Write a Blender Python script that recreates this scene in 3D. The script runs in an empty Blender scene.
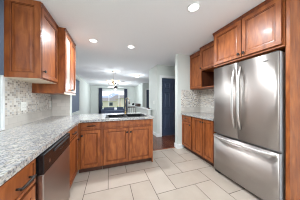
import bpy, bmesh, math, random
from mathutils import Vector, Matrix
random.seed(7)
S = bpy.context.scene
C = S.collection
PI = math.pi

# ---------------------------------------------------------------- camera
cam_d = bpy.data.cameras.new('camera')
cam = bpy.data.objects.new('camera', cam_d); C.objects.link(cam)
cam_d.sensor_fit = 'HORIZONTAL'; cam_d.sensor_width = 36.0
cam_d.lens = 36.0 * 121.51 / 300.0
cam_d.shift_y = -0.52 / 300.0
cam_d.clip_start = 0.02; cam_d.clip_end = 400
cam.location = (0, 0, 1.255)
cam.rotation_euler = (PI / 2, 0, -0.328)
S.camera = cam

# ---------------------------------------------------------------- world, sun, exposure
SKY = 1.1
SUN = 3.0
LAMP = 20.0
PENDANT_FILL = 74.0
S.view_settings.view_transform = 'Standard'
S.view_settings.look = 'None'
S.view_settings.gamma = 1.0
S.view_settings.use_curve_mapping = False
S.cycles.filter_width = 1.1
S.view_settings.exposure = 0.38

w = bpy.data.worlds.new('sky'); S.world = w; w.use_nodes = True
nt = w.node_tree; nt.nodes.clear()
out = nt.nodes.new('ShaderNodeOutputWorld'); bg = nt.nodes.new('ShaderNodeBackground')
tc = nt.nodes.new('ShaderNodeTexCoord'); no = nt.nodes.new('ShaderNodeTexNoise')
mp = nt.nodes.new('ShaderNodeMapping'); mp.inputs['Scale'].default_value = (3, 3, 9)
no.inputs['Scale'].default_value = 1.6; no.inputs['Detail'].default_value = 5
cr = nt.nodes.new('ShaderNodeValToRGB')
cr.color_ramp.elements[0].position = 0.38; cr.color_ramp.elements[0].color = (0.50, 0.66, 0.90, 1)
cr.color_ramp.elements[1].position = 0.62; cr.color_ramp.elements[1].color = (0.92, 0.95, 1.0, 1)
nt.links.new(tc.outputs['Generated'], mp.inputs['Vector']); nt.links.new(mp.outputs['Vector'], no.inputs['Vector'])
nt.links.new(no.outputs['Fac'], cr.inputs['Fac']); nt.links.new(cr.outputs['Color'], bg.inputs['Color'])
bg.inputs['Strength'].default_value = SKY
nt.links.new(bg.outputs['Background'], out.inputs['Surface'])

sd = bpy.data.lights.new('sun', 'SUN'); sun = bpy.data.objects.new('sun', sd); C.objects.link(sun)
sd.energy = SUN; sd.angle = math.radians(1.0); sd.color = (1.0, 0.95, 0.86)
sun.rotation_euler = Vector((0.33, 0.20, -1.0)).to_track_quat('-Z', 'Y').to_euler()
sun.location = (-3, 0, 8)

# ---------------------------------------------------------------- materials
def srgb(r, g, b):
    f = lambda c: (c / 255) / 12.92 if c <= 10 else (((c / 255) + .055) / 1.055) ** 2.4
    return (f(r), f(g), f(b), 1)

def mat(name, col, rough=0.5, metal=0.0, spec=0.5, emit=None, estr=0, coat=0, trans=0):
    m = bpy.data.materials.new(name); m.use_nodes = True
    b = m.node_tree.nodes['Principled BSDF']
    b.inputs['Base Color'].default_value = col
    b.inputs['Roughness'].default_value = rough
    b.inputs['Metallic'].default_value = metal
    b.inputs['Specular IOR Level'].default_value = spec
    b.inputs['Coat Weight'].default_value = coat
    b.inputs['Coat Roughness'].default_value = 0.15
    b.inputs['Transmission Weight'].default_value = trans
    if emit:
        b.inputs['Emission Color'].default_value = emit; b.inputs['Emission Strength'].default_value = estr
    return m

def N(m, t): return m.node_tree.nodes.new(t)
def LK(m, a, b): m.node_tree.links.new(a, b)
def BS(m): return m.node_tree.nodes['Principled BSDF']

def ramp(m, stops):
    r = N(m, 'ShaderNodeValToRGB'); e = r.color_ramp.elements
    while len(e) < len(stops): e.new(0.5)
    for i, (p, c) in enumerate(stops): e[i].position = p; e[i].color = c
    return r

def wood_mat(name, c_dark, c_mid, c_light, scale=(14, 14, 1.2), rough=0.42, coat=0.05):
    m = mat(name, c_mid, rough, coat=coat)
    g = N(m, 'ShaderNodeNewGeometry'); mp = N(m, 'ShaderNodeMapping'); mp.inputs['Scale'].default_value = scale
    n1 = N(m, 'ShaderNodeTexNoise'); n1.inputs['Scale'].default_value = 2.2; n1.inputs['Detail'].default_value = 6; n1.inputs['Distortion'].default_value = 0.6
    LK(m, g.outputs['Position'], mp.inputs['Vector']); LK(m, mp.outputs['Vector'], n1.inputs['Vector'])
    r = ramp(m, [(0.28, c_dark), (0.5, c_mid), (0.74, c_light)])
    LK(m, n1.outputs['Fac'], r.inputs['Fac']); LK(m, r.outputs['Color'], BS(m).inputs['Base Color'])
    return m

M = {}
M['cherry'] = wood_mat('cherry_wood', srgb(118, 58, 24), srgb(146, 78, 33), srgb(174, 102, 50), scale=(9, 9, 2.2))
M['cherry_edge'] = wood_mat('cherry_wood_trim', srgb(90, 42, 20), srgb(120, 60, 30), srgb(140, 74, 40))
M['dark_rings'] = mat('dark_brown_groove', srgb(100, 50, 24), 0.6, spec=0.2)  # darker brown on the panel grooves and outer edges of the fronts
M['inside'] = wood_mat('cabinet_inside', srgb(70, 38, 24), srgb(92, 50, 32), srgb(108, 62, 40), coat=0)
M['maple'] = mat('pale_melamine', srgb(228, 214, 192), 0.5)
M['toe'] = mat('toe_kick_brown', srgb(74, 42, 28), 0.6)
M['floor_wood'] = wood_mat('dark_hardwood', srgb(62, 32, 20), srgb(92, 50, 32), srgb(118, 68, 44), scale=(9, 1.2, 9), rough=0.25, coat=0.3)
M['white'] = mat('white_trim_paint', srgb(236, 238, 238), 0.4)
M['plastic'] = mat('white_plastic', srgb(238, 238, 232), 0.35)
M['navy'] = mat('navy_door_paint', srgb(56, 66, 88), 0.35)
M['curtain'] = mat('navy_curtain_cloth', srgb(70, 78, 98), 0.9)
M['bronze'] = mat('dark_bronze', srgb(36, 28, 24), 0.45, metal=0.3)
M['black'] = mat('black_gloss_plastic', srgb(16, 16, 18), 0.25)
M['sink'] = mat('black_composite', srgb(14, 14, 16), 0.6, spec=0.2)
M['dark'] = mat('dark_grey_plastic', srgb(40, 40, 42), 0.5)
M['chrome'] = mat('chrome', srgb(215, 215, 215), 0.12, metal=1)
M['bar'] = mat('satin_steel_handle', srgb(225, 223, 220), 0.38, metal=1)
M['nickel'] = mat('brushed_nickel', srgb(190, 180, 165), 0.25, metal=1)
M['brass'] = mat('brass', srgb(176, 148, 100), 0.25, metal=1)
M['lens'] = mat('lamp_lens', (1, 1, 1, 1), 0.4, emit=(1, 0.97, 0.9, 1), estr=6)
M['shade'] = mat('frosted_glass_shade', (0.75, 0.68, 0.55, 1), 0.4, emit=(1, 0.86, 0.62, 1), estr=0.5)
M['blind'] = mat('slate_blue_cloth', srgb(112, 124, 144), 0.85)
M['siding'] = mat('blue_grey_siding', srgb(120, 132, 152), 0.8)
M['house'] = mat('beige_stucco', srgb(226, 216, 200), 0.9)
M['roof'] = mat('grey_brown_shingles', srgb(118, 116, 116), 0.9)
M['win_dark'] = mat('dark_window_glass', srgb(60, 66, 76), 0.2)
M['grass'] = mat('lawn_green', srgb(120, 140, 80), 0.95)
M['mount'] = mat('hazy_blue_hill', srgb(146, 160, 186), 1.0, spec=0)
M['basket'] = mat('brown_leather', srgb(70, 48, 40), 0.5)
M['cushion'] = mat('white_cushion_cloth', srgb(225, 225, 225), 0.9)

# steel with brushed streaks
def steel(name, col, rough, vert):
    m = mat(name, col, rough, metal=1)
    g = N(m, 'ShaderNodeNewGeometry'); mp = N(m, 'ShaderNodeMapping')
    mp.inputs['Scale'].default_value = (3, 3, 260) if not vert else (220, 220, 3)
    n = N(m, 'ShaderNodeTexNoise'); n.inputs['Scale'].default_value = 1; n.inputs['Detail'].default_value = 3
    LK(m, g.outputs['Position'], mp.inputs['Vector']); LK(m, mp.outputs['Vector'], n.inputs['Vector'])
    b = N(m, 'ShaderNodeBump'); b.inputs['Strength'].default_value = 0.06; b.inputs['Distance'].default_value = 0.002
    LK(m, n.outputs['Fac'], b.inputs['Height']); LK(m, b.outputs['Normal'], BS(m).inputs['Normal'])
    tg = N(m, 'ShaderNodeTangent'); tg.direction_type = 'RADIAL'; tg.axis = 'Z'
    BS(m).inputs['Anisotropic'].default_value = 0.85; BS(m).inputs['Anisotropic Rotation'].default_value = 0.25; LK(m, tg.outputs[0], BS(m).inputs['Tangent'])
    return m
M['steel'] = steel('brushed_stainless_steel', srgb(180, 173, 168), 0.44, False)
M['steel_dw'] = steel('brushed_stainless_dishwasher', srgb(184, 172, 164), 0.36, False)
M['steel_side'] = mat('grey_fridge_side', srgb(186, 188, 190), 0.4)

# paint with slight texture
def paint(name, col, bump, scale, rough=0.7):
    m = mat(name, col, rough, spec=0.3)
    n = N(m, 'ShaderNodeTexNoise'); n.inputs['Scale'].default_value = scale; n.inputs['Detail'].default_value = 4
    g = N(m, 'ShaderNodeNewGeometry'); LK(m, g.outputs['Position'], n.inputs['Vector'])
    b = N(m, 'ShaderNodeBump'); b.inputs['Strength'].default_value = bump; b.inputs['Distance'].default_value = 0.004
    LK(m, n.outputs['Fac'], b.inputs['Height']); LK(m, b.outputs['Normal'], BS(m).inputs['Normal'])
    return m
M['wall'] = paint('sage_grey_wall_paint', srgb(213, 218, 213), 0.1, 60)
M['ceiling'] = paint('white_stipple_ceiling', srgb(244, 246, 250), 0.35, 70, 0.9)

# granite
m = mat('speckled_granite', srgb(190, 190, 188), 0.14, spec=0.6); M['granite'] = m
g = N(m, 'ShaderNodeNewGeometry')
n1 = N(m, 'ShaderNodeTexNoise'); n1.inputs['Scale'].default_value = 38; n1.inputs['Detail'].default_value = 8; n1.inputs['Roughness'].default_value = 0.7
n2 = N(m, 'ShaderNodeTexVoronoi'); n2.inputs['Scale'].default_value = 70
n3 = N(m, 'ShaderNodeTexNoise'); n3.inputs['Scale'].default_value = 85; n3.inputs['Detail'].default_value = 6
for x in (n1, n2, n3): LK(m, g.outputs['Position'], x.inputs['Vector'])
r1 = ramp(m, [(0.28, srgb(122, 122, 126)), (0.44, srgb(156, 157, 161)), (0.55, srgb(188, 184, 176)), (0.74, srgb(214, 205, 190))])
r3 = ramp(m, [(0.38, srgb(84, 72, 60)), (0.49, srgb(255, 255, 255)), (0.8, srgb(255, 255, 255))])
LK(m, n1.outputs['Fac'], r1.inputs['Fac']); LK(m, n3.outputs['Fac'], r3.inputs['Fac'])
r2 = ramp(m, [(0.0, srgb(150, 134, 112)), (0.3, (1, 1, 1, 1))]); LK(m, n2.outputs['Distance'], r2.inputs['Fac'])
mx = N(m, 'ShaderNodeMixRGB'); mx.blend_type = 'MULTIPLY'; mx.inputs[0].default_value = 0.6
LK(m, r1.outputs['Color'], mx.inputs[1]); LK(m, r3.outputs['Color'], mx.inputs[2])
mx2 = N(m, 'ShaderNodeMixRGB'); mx2.blend_type = 'MULTIPLY'; mx2.inputs[0].default_value = 0.5
LK(m, mx.outputs['Color'], mx2.inputs[1]); LK(m, r2.outputs['Color'], mx2.inputs[2])
LK(m, mx2.outputs['Color'], BS(m).inputs['Base Color'])

# wall tiles: u = X + Y, v = Z (each tiled wall is flat in X or in Y)
def tile_mat(name, bw, bh, mortar, palette, mcol, rough=0.35, off=0.5):
    m = mat(name, (.6, .6, .6, 1), rough)
    g = N(m, 'ShaderNodeNewGeometry'); sp = N(m, 'ShaderNodeSeparateXYZ'); ad = N(m, 'ShaderNodeMath'); cb = N(m, 'ShaderNodeCombineXYZ')
    LK(m, g.outputs['Position'], sp.inputs[0]); LK(m, sp.outputs['X'], ad.inputs[0]); LK(m, sp.outputs['Y'], ad.inputs[1])
    LK(m, ad.outputs[0], cb.inputs['X']); LK(m, sp.outputs['Z'], cb.inputs['Y'])
    br = N(m, 'ShaderNodeTexBrick'); br.offset = off
    br.inputs['Scale'].default_value = 1; br.inputs['Brick Width'].default_value = bw; br.inputs['Row Height'].default_value = bh
    br.inputs['Mortar Size'].default_value = mortar; br.inputs['Mortar Smooth'].default_value = 0.2
    br.inputs['Color1'].default_value = (0, 0, 0, 1); br.inputs['Color2'].default_value = (1, 1, 1, 1); br.inputs['Mortar'].default_value = (0, 0, 0, 1)
    LK(m, cb.outputs[0], br.inputs['Vector'])
    r = ramp(m, palette); r.color_ramp.interpolation = 'CONSTANT' if len(palette) > 3 else 'LINEAR'
    LK(m, br.outputs['Color'], r.inputs['Fac'])
    mx = N(m, 'ShaderNodeMixRGB'); LK(m, br.outputs['Fac'], mx.inputs[0]); LK(m, r.outputs['Color'], mx.inputs[1]); mx.inputs[2].default_value = mcol
    LK(m, mx.outputs['Color'], BS(m).inputs['Base Color'])
    return m
M['mosaic'] = tile_mat('mosaic_backsplash', 0.034, 0.027, 0.0026,
    [(0.0, srgb(176, 168, 158)), (0.1, srgb(206, 198, 186)), (0.3, srgb(224, 220, 212)), (0.5, srgb(198, 197, 196)), (0.62, srgb(210, 201, 188)), (0.76, srgb(174, 166, 157)), (0.90, srgb(138, 131, 125))], srgb(222, 218, 212), off=0.0)
M['band'] = tile_mat('plain_tile_band', 0.152, 0.074, 0.002, [(0, srgb(196, 190, 182)), (1, srgb(216, 210, 202))], srgb(190, 184, 176), 0.3)

# floor tiles (per-tile tint comes from an attribute)
m = mat('porcelain_floor_tile', srgb(190, 180, 170), 0.28); M['tile'] = m
at = N(m, 'ShaderNodeAttribute'); at.attribute_name = 'tint'
g = N(m, 'ShaderNodeNewGeometry'); n1 = N(m, 'ShaderNodeTexNoise'); n1.inputs['Scale'].default_value = 5; n1.inputs['Detail'].default_value = 5
LK(m, g.outputs['Position'], n1.inputs['Vector'])
ad = N(m, 'ShaderNodeMath'); ad.operation = 'MULTIPLY_ADD'; ad.inputs[1].default_value = 0.5
LK(m, n1.outputs['Fac'], ad.inputs[0]); LK(m, at.outputs['Fac'], ad.inputs[2])
r = ramp(m, [(0.2, srgb(162, 149, 136)), (0.8, srgb(184, 172, 160))]); LK(m, ad.outputs[0], r.inputs['Fac'])
LK(m, r.outputs['Color'], BS(m).inputs['Base Color'])
M['grout'] = mat('floor_grout', srgb(74, 64, 57), 0.9)

# window glass: clear, thin
m = bpy.data.materials.new('window_glass'); m.use_nodes = True; M['glass'] = m
m.node_tree.nodes.clear()
o_ = N(m, 'ShaderNodeOutputMaterial'); tr = N(m, 'ShaderNodeBsdfTransparent'); gl = N(m, 'ShaderNodeBsdfGlossy'); gl.inputs['Roughness'].default_value = 0.02
fr = N(m, 'ShaderNodeFresnel'); fr.inputs['IOR'].default_value = 1.3; ms = N(m, 'ShaderNodeMixShader')
fr.inputs['IOR'].default_value = 1.08
LK(m, fr.outputs[0], ms.inputs[0]); LK(m, tr.outputs[0], ms.inputs[1]); LK(m, gl.outputs[0], ms.inputs[2]); LK(m, ms.outputs[0], o_.inputs['Surface'])

# ---------------------------------------------------------------- mesh helpers
def box(bm, x0, x1, y0, y1, z0, z1, mi=0):
    vs = [bm.verts.new(p) for p in ((x0, y0, z0), (x1, y0, z0), (x1, y1, z0), (x0, y1, z0), (x0, y0, z1), (x1, y0, z1), (x1, y1, z1), (x0, y1, z1))]
    fs = []
    for q in ((3, 2, 1, 0), (4, 5, 6, 7), (0, 1, 5, 4), (1, 2, 6, 5), (2, 3, 7, 6), (3, 0, 4, 7)):
        f = bm.faces.new([vs[i] for i in q]); f.material_index = mi; fs.append(f)
    return vs

def bbox(bm, x0, x1, y0, y1, z0, z1, b=0.003, seg=2):
    t = bmesh.new(); box(t, x0, x1, y0, y1, z0, z1)
    bmesh.ops.bevel(t, geom=t.edges[:], offset=b, segments=seg, affect='EDGES', profile=0.5)
    me = bpy.data.meshes.new('t'); t.to_mesh(me); t.free(); bm.from_mesh(me); bpy.data.meshes.remove(me)

def tube(bm, pts, r, n=10, cap=True):
    pts = [Vector(p) for p in pts]; rs = r if isinstance(r, (list, tuple)) else [r] * len(pts)
    rings = []; ref = None
    for i, p in enumerate(pts):
        t = (pts[min(i + 1, len(pts) - 1)] - pts[max(i - 1, 0)]).normalized()
        if ref is None: ref = Vector((0, 0, 1)) if abs(t.z) < 0.9 else Vector((1, 0, 0))
        a = t.cross(ref).normalized(); b = t.cross(a).normalized(); ref = -b if (-b).dot(ref) > 0 else b
        a = t.cross(ref).normalized(); b = a.cross(t).normalized()
        rings.append([bm.verts.new(p + rs[i] * (math.cos(2 * PI * k / n) * a + math.sin(2 * PI * k / n) * b)) for k in range(n)])
    for i in range(len(rings) - 1):
        for k in range(n):
            f = bm.faces.new((rings[i][k], rings[i][(k + 1) % n], rings[i + 1][(k + 1) % n], rings[i + 1][k])); f.smooth = True
    if cap: bm.faces.new(rings[0][::-1]); bm.faces.new(rings[-1])

def lathe(bm, prof, cx=0, cy=0, cz=0, n=20, axis=None, caps=True):
    """prof: list of (r, h); axis = unit vector of h."""
    ax = Vector(axis or (0, 0, 1)); ref = Vector((1, 0, 0)) if abs(ax.x) < 0.9 else Vector((0, 1, 0))
    a = ax.cross(ref).normalized(); b = ax.cross(a)
    o = Vector((cx, cy, cz)); rings = []
    for r_, h_ in prof:
        rings.append([bm.verts.new(o + ax * h_ + max(r_, 1e-5) * (math.cos(2 * PI * k / n) * a + math.sin(2 * PI * k / n) * b)) for k in range(n)])
    for i in range(len(rings) - 1):
        for k in range(n):
            f = bm.faces.new((rings[i][k], rings[i][(k + 1) % n], rings[i + 1][(k + 1) % n], rings[i + 1][k])); f.smooth = True
    if caps: bm.faces.new(rings[0][::-1]); bm.faces.new(rings[-1])

def grid_prism(bm, xs, ys, mask, z0, z1, axes='xyz'):
    """prism over the cells of a grid; mask[j][i] for the cell xs[i..i+1], ys[j..j+1]; axes permutes the coordinates."""
    def P(a, b, c):
        return {'xyz': (a, b, c), 'yzx': (c, a, b), 'xzy': (a, c, b)}[axes]
    V = {}
    def v(i, j, k):
        if (i, j, k) not in V: V[(i, j, k)] = bm.verts.new(P(xs[i], ys[j], (z0, z1)[k]))
        return V[(i, j, k)]
    ok = lambda i, j: 0 <= i < len(xs) - 1 and 0 <= j < len(ys) - 1 and mask[j][i]
    for j in range(len(ys) - 1):
        for i in range(len(xs) - 1):
            if not ok(i, j): continue
            bm.faces.new((v(i, j, 1), v(i + 1, j, 1), v(i + 1, j + 1, 1), v(i, j + 1, 1)))
            bm.faces.new((v(i, j + 1, 0), v(i + 1, j + 1, 0), v(i + 1, j, 0), v(i, j, 0)))
            if not ok(i - 1, j): bm.faces.new((v(i, j, 0), v(i, j, 1), v(i, j + 1, 1), v(i, j + 1, 0)))
            if not ok(i + 1, j): bm.faces.new((v(i + 1, j + 1, 0), v(i + 1, j + 1, 1), v(i + 1, j, 1), v(i + 1, j, 0)))
            if not ok(i, j - 1): bm.faces.new((v(i + 1, j, 0), v(i + 1, j, 1), v(i, j, 1), v(i, j, 0)))
            if not ok(i, j + 1): bm.faces.new((v(i, j + 1, 0), v(i, j + 1, 1), v(i + 1, j + 1, 1), v(i + 1, j + 1, 0)))

DOOR_PROF = [(0.0, 0.0), (0.0, 0.017), (0.004, 0.020), (0.050, 0.020), (0.055, 0.0145), (0.060, 0.014), (0.066, 0.005), (0.076, 0.004), (0.082, 0.006)]
FLAT_PROF = [(0.0, 0.0), (0.0, 0.017), (0.003, 0.020), (0.020, 0.020), (0.022, 0.013), (0.026, 0.012)]
def panel(bm, o, u, n, w_, h_, prof, hole=False, dark_rings=()):
    """framed door or drawer front; o is its lower corner, u along its width, n its outward normal"""
    o = Vector(o); u = Vector(u); n = Vector(n); z = Vector((0, 0, 1)); rings = []
    flip = u.cross(z).dot(n) < 0
    for ins, d in prof:
        ins = min(ins, min(w_, h_) * 0.45)
        rings.append([bm.verts.new(o + u * a + z * b + n * d) for a, b in ((ins, ins), (w_ - ins, ins), (w_ - ins, h_ - ins), (ins, h_ - ins))])
    def F(vs): return bm.faces.new(vs[::-1] if flip else vs)
    for i in range(len(rings) - 1):
        for k in range(4): F([rings[i][k], rings[i][(k + 1) % 4], rings[i + 1][(k + 1) % 4], rings[i + 1][k]]).material_index = 1 if dark_rings and i in dark_rings else 0
    if not hole: F(rings[-1])
    F(rings[0][::-1])

def obj(name, bm, material, parent=None, loc=None):
    me = bpy.data.meshes.new(name)
    bmesh.ops.recalc_face_normals(bm, faces=bm.faces[:])
    bm.to_mesh(me); bm.free()
    for mm in (material if isinstance(material, (list, tuple)) else [material]): me.materials.append(mm)
    o = bpy.data.objects.new(name, me); C.objects.link(o)
    if parent: o.parent = parent
    if loc: o.location = loc
    return o

def thing(name, label, cat, loc=(0, 0, 0), rotz=0, group=None):
    o = bpy.data.objects.new(name, None); C.objects.link(o); o.empty_display_size = 0.1
    o.location = loc; o.rotation_euler = (0, 0, rotz); o['label'] = label; o['category'] = cat
    if group: o['group'] = group
    return o
def tag(o, label, cat, group=None):
    o['label'] = label; o['category'] = cat
    if group: o['group'] = group
    return o
def st(name, bm, material, parent=None, label=None, cat=None):
    o = obj(name, bm, material, parent)
    if not parent:
        o['kind'] = 'structure'; o['label'] = label or name.replace('_', ' '); o['category'] = cat or name.split('_')[0]
    return o
def sbox(name, x0, x1, y0, y1, z0, z1, material, label, cat):
    bm = bmesh.new(); box(bm, x0, x1, y0, y1, z0, z1); return st(name, bm, material, None, label, cat)

# ================================================================= ROOM
ZC = 2.425
XL, XR, YB = -1.11, 2.384, -2.2
YF = 11.2

# ---- tiled floor in a herringbone of 1:2 tiles, on grout
bm = bmesh.new()
box(bm, XL, XR, YB, 2.80, -0.06, -0.002, 1)
lay = bm.faces.layers.float.new('tintf')
P0x, P0y, T = -0.31, 1.19, 0.3035
tints = []
def tile(i0, j0, wi, hj):
    g_ = 0.0036
    x0 = P0x + i0 * T + g_; x1 = P0x + (i0 + wi) * T - g_; y0 = P0y + (j0 - 1) * T + g_; y1 = P0y + (j0 - 1 + hj) * T - g_
    x0 = max(x0, XL); x1 = min(x1, XR); y0 = max(y0, YB); y1 = min(y1, 2.797)
    if x1 - x0 < 0.01 or y1 - y0 < 0.01: return
    n0 = len(bm.faces); box(bm, x0, x1, y0, y1, -0.001, 0.0, 0)
    bm.faces.ensure_lookup_table(); tv = 0.12 + random.random() * 0.26
    for f in bm.faces[n0:]: f[lay] = tv
for j in range(-12, 9):
    for i in range(-5, 11):
        k = (i - j) % 4
        if k == 2: tile(i, j, 2, 1)
        if k == 1: tile(i, j, 1, 2)
me = bpy.data.meshes.new('floor'); vals = [f[lay] for f in bm.faces]; bm.to_mesh(me); bm.free()
me.materials.append(M['tile']); me.materials.append(M['grout'])
a = me.attributes.new('tint', 'FLOAT', 'FACE')
for i, v_ in enumerate(vals): a.data[i].value = v_
fl = bpy.data.objects.new('floor', me); C.objects.link(fl); fl['kind'] = 'structure'
fl['label'] = 'beige herringbone tile floor of the kitchen'; fl['category'] = 'floor'

sbox('floor_hall', -1.4, 3.4, 2.801, YF, -0.06, 0.0, M['floor_wood'], 'dark hardwood floor of the hall and living room', 'floor')
bm = bmesh.new(); grid_prism(bm, [-1.54, XL - 0.14, 3.6], [YB - 0.14, 3.0, YF + 0.14], [[0, 1], [1, 1]], ZC, ZC + 0.1)
st('ceiling', bm, M['ceiling'], None, 'white textured ceiling', 'ceiling')

# ---- left kitchen wall with a window
WY0, WY1, WZ0, WZ1 = 0.15, 1.775, 0.94, 2.28
bm = bmesh.new()
grid_prism(bm, [YB, WY0, WY1, 3.0], [-0.06, WZ0, WZ1, ZC], [[1, 1, 1], [1, 0, 1], [1, 1, 1]], XL - 0.14, XL, 'yzx')
st('wall_left', bm, M['wall'], None, 'kitchen wall on the left behind the long worktop', 'wall')
sbox('wall_partition', -1.54, -0.775, 3.001, 3.12, 0.0, ZC, M['wall'], 'short wall end beside the upper cabinets, facing the camera', 'wall')
# ---- left wall of the dining and living room, with a window
LY0, LY1, LZ0, LZ1 = 5.1, 7.03, 0.68, 2.2
bm = bmesh.new()
grid_prism(bm, [3.121, LY0, LY1, YF], [-0.06, LZ0, LZ1, ZC], [[1, 1, 1], [1, 0, 1], [1, 1, 1]], -1.54, -1.40, 'yzx')
st('wall_dining_left', bm, M['wall'], None, 'left wall of the dining room beyond the peninsula', 'wall')
# ---- far wall with the big window
FX0, FX1, FZ0, FZ1 = -0.60, 1.40, 0.50, 2.04
bm = bmesh.new()
grid_prism(bm, [-1.54, FX0, FX1, 3.54], [-0.06, FZ0, FZ1, ZC], [[1, 1, 1], [1, 0, 1], [1, 1, 1]], YF, YF + 0.14, 'xzy')
st('wall_far', bm, M['wall'], None, 'far living room wall around the big window', 'wall')
# ---- right side
sbox('wall_right', XR, XR + 0.12, YB, 2.83, -0.06, ZC, M['wall'], 'right kitchen wall behind the fridge', 'wall')
sbox('wall_niche', 1.664, XR - 0.0005, 2.708, 2.83, 0.0, ZC, M['wall'], 'short wall closing the right worktop at its far end', 'wall')
sbox('wall_hall_right', 2.60, 2.72, 2.831, 3.77, 0.0, ZC, M['wall'], 'right wall of the small hall', 'wall')
sbox('wall_hall_stub', 2.505, 2.72, 2.71, 2.83, 0.0, ZC, M['wall'], 'wall end joining kitchen and hall', 'wall')
# hall block with door opening
bm = bmesh.new()
grid_prism(bm, [1.53, 1.70, 2.47, 2.72], [0.0, 2.0, ZC], [[1, 0, 1], [1, 1, 1]], 3.771, 3.89, 'xzy')
st('wall_hall_back', bm, M['wall'], None, 'hall wall around the navy panelled door', 'wall')
sbox('wall_hall_side', 1.53, 1.65, 3.891, 4.50, 0.0, ZC, M['wall'], 'pale wall between hall and living room', 'wall')
sbox('wall_closet_back', 1.53, 3.54, 4.501, 4.62, 0.0, ZC, M['wall'], 'back wall of the closet beside the stairs', 'wall')
sbox('wall_stair_right', 3.40, 3.54, 4.621, 8.40, 0.0, ZC, M['wall'], 'right wall of the stair area', 'wall')
bm = bmesh.new()
grid_prism(bm, [2.29, 2.58, 3.34, 3.54], [0.0, 1.98, ZC], [[1, 0, 1], [1, 1, 1]], 8.401, 8.52, 'xzy')
st('wall_stair_back', bm, M['wall'], None, 'far wall of the stair area with a navy door', 'wall')
sbox('wall_living_right', 2.29, 2.41, 8.521, YF, 0.0, ZC, M['wall'], 'right wall of the living room by the window', 'wall')
# ---- wall behind the camera; its wide patio opening is added to let daylight in
bm = bmesh.new()
grid_prism(bm, [XL - 0.14, -0.95, 2.25, XR + 0.12], [-0.06, 0.05, 2.3, ZC], [[1, 1, 1], [1, 0, 1], [1, 1, 1]], YB - 0.14, YB, 'xzy')
st('wall_back', bm, M['wall'], None, 'kitchen wall with an added daylight opening opposite the living room', 'wall')

# ---- windows
def window(name, label, plane, c, a0, a1, z0, z1, mull, depth, sill):
    """plane 'x': wall faces along x at coordinate c; 'y' likewise. glass sits `depth` behind c."""
    t = thing(name, label, 'window'); t['kind'] = 'structure'
    def B(bm, a, b, za, zb, d0, d1):
        if plane == 'x': box(bm, d0, d1, a, b, za, zb)
        else: box(bm, a, b, d0, d1, za, zb)
    fw = 0.045; d0, d1 = sorted((c + depth * 0.5, c + depth * 0.9))
    bm = bmesh.new()
    B(bm, a0 + .001, a1 - .001, z0 + .001, z0 + fw, d0, d1); B(bm, a0 + .001, a1 - .001, z1 - fw, z1 - .001, d0, d1)
    B(bm, a0 + .001, a0 + fw, z0 + fw, z1 - fw, d0, d1); B(bm, a1 - fw, a1 - .001, z0 + fw, z1 - fw, d0, d1)
    for f in mull:
        q = a0 + (a1 - a0) * f; B(bm, q - .028, q + .028, z0 + fw, z1 - fw, d0, d1)
    obj('frame', bm, M['white'], t)
    bm = bmesh.new(); dm = (d0 + d1) / 2; B(bm, a0 + fw * .7, a1 - fw * .7, z0 + fw * .7, z1 - fw * .7, dm - .002, dm + .002)
    obj('pane', bm, M['glass'], t)
    if sill:
        bm = bmesh.new(); s0, s1 = sorted((c - sill, c - sill * 0.02))
        for (p, q, r_, s_) in ((a0 - .028, a0, z0 - .02, z1 + .06), (a1, a1 + .028, z0 - .02, z1 + .06), (a0, a1, z0 - .02, z0), (a0, a1, z1, z1 + .06)):
            B(bm, p, q, r_, s_, s0, s1)
        obj('casing', bm, M['white'], t)
    return t
window('window_1', 'kitchen window with white trim over the left worktop', 'x', XL, WY0, WY1, WZ0, WZ1, (0.5,), -0.13, -0.014)
window('window_2', 'dining room window past the partition wall', 'x', -1.40, LY0, LY1, LZ0, LZ1, (0.5,), -0.13, 0)
window('window_3', 'wide living room window between navy curtains', 'y', YF, FX0, FX1, FZ0, FZ1, (0.31, 0.74), 0.13, 0.014)
window('window_added', 'unseen patio window added for daylight in the wall opposite the living room', 'y', YB, -0.95, 2.25, 0.05, 2.3, (0.33, 0.66), -0.13, 0)  # added out of view to bring daylight into the kitchen

# ---- doors
def hall_door(name, label, x0, w_, y, ztop, yw):
    t = thing(name, label, 'door', (x0, y, 0.0)); t['kind'] = 'structure'
    h_ = ztop - 0.012
    bm = bmesh.new(); box(bm, 0.004, w_ - 0.004, 0.0, 0.036, 0.008, h_)
    cw = (w_ - 0.10 * 2 - 0.09) / 2
    for cx in (0.10, 0.10 + cw + 0.09):
        for (za, zb) in ((0.22, 0.80), (0.95, 1.50), (1.61, 1.84)):
            panel(bm, (cx, 0.0, za), (1, 0, 0), (0, -1, 0), cw, zb - za, [(0, 0), (0.006, 0.010), (0.020, 0.012), (0.034, 0.001), (0.048, 0.001), (0.066, 0.011)])
    obj('door_leaf', bm, M['navy'], t)
    k = bmesh.new(); lathe(k, [(0.026, 0), (0.026, 0.008), (0.010, 0.012), (0.010, 0.035), (0.026, 0.045), (0.028, 0.058), (0.018, 0.07), (0.0, 0.072)], w_ - 0.07, 0.0, 0.95, axis=(0, -1, 0), n=14)
    obj('door_knob', k, M['nickel'], t)
    bm = bmesh.new(); c0, c1 = yw - y - 0.018, yw - y - 0.0005
    box(bm, -0.075, 0.0, c0, c1, 0, ztop + 0.075); box(bm, w_, w_ + 0.075, c0, c1, 0, ztop + 0.075); box(bm, 0, w_, c0, c1, ztop, ztop + 0.075)
    obj('door_casing', bm, M['white'], t)
hall_door('door_1', 'navy six-panel door in the small hall', 1.702, 0.766, 3.80, 1.995, 3.771)
hall_door('door_2', 'navy door far away by the living room', 2.582, 0.756, 8.43, 1.975, 8.401)

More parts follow.
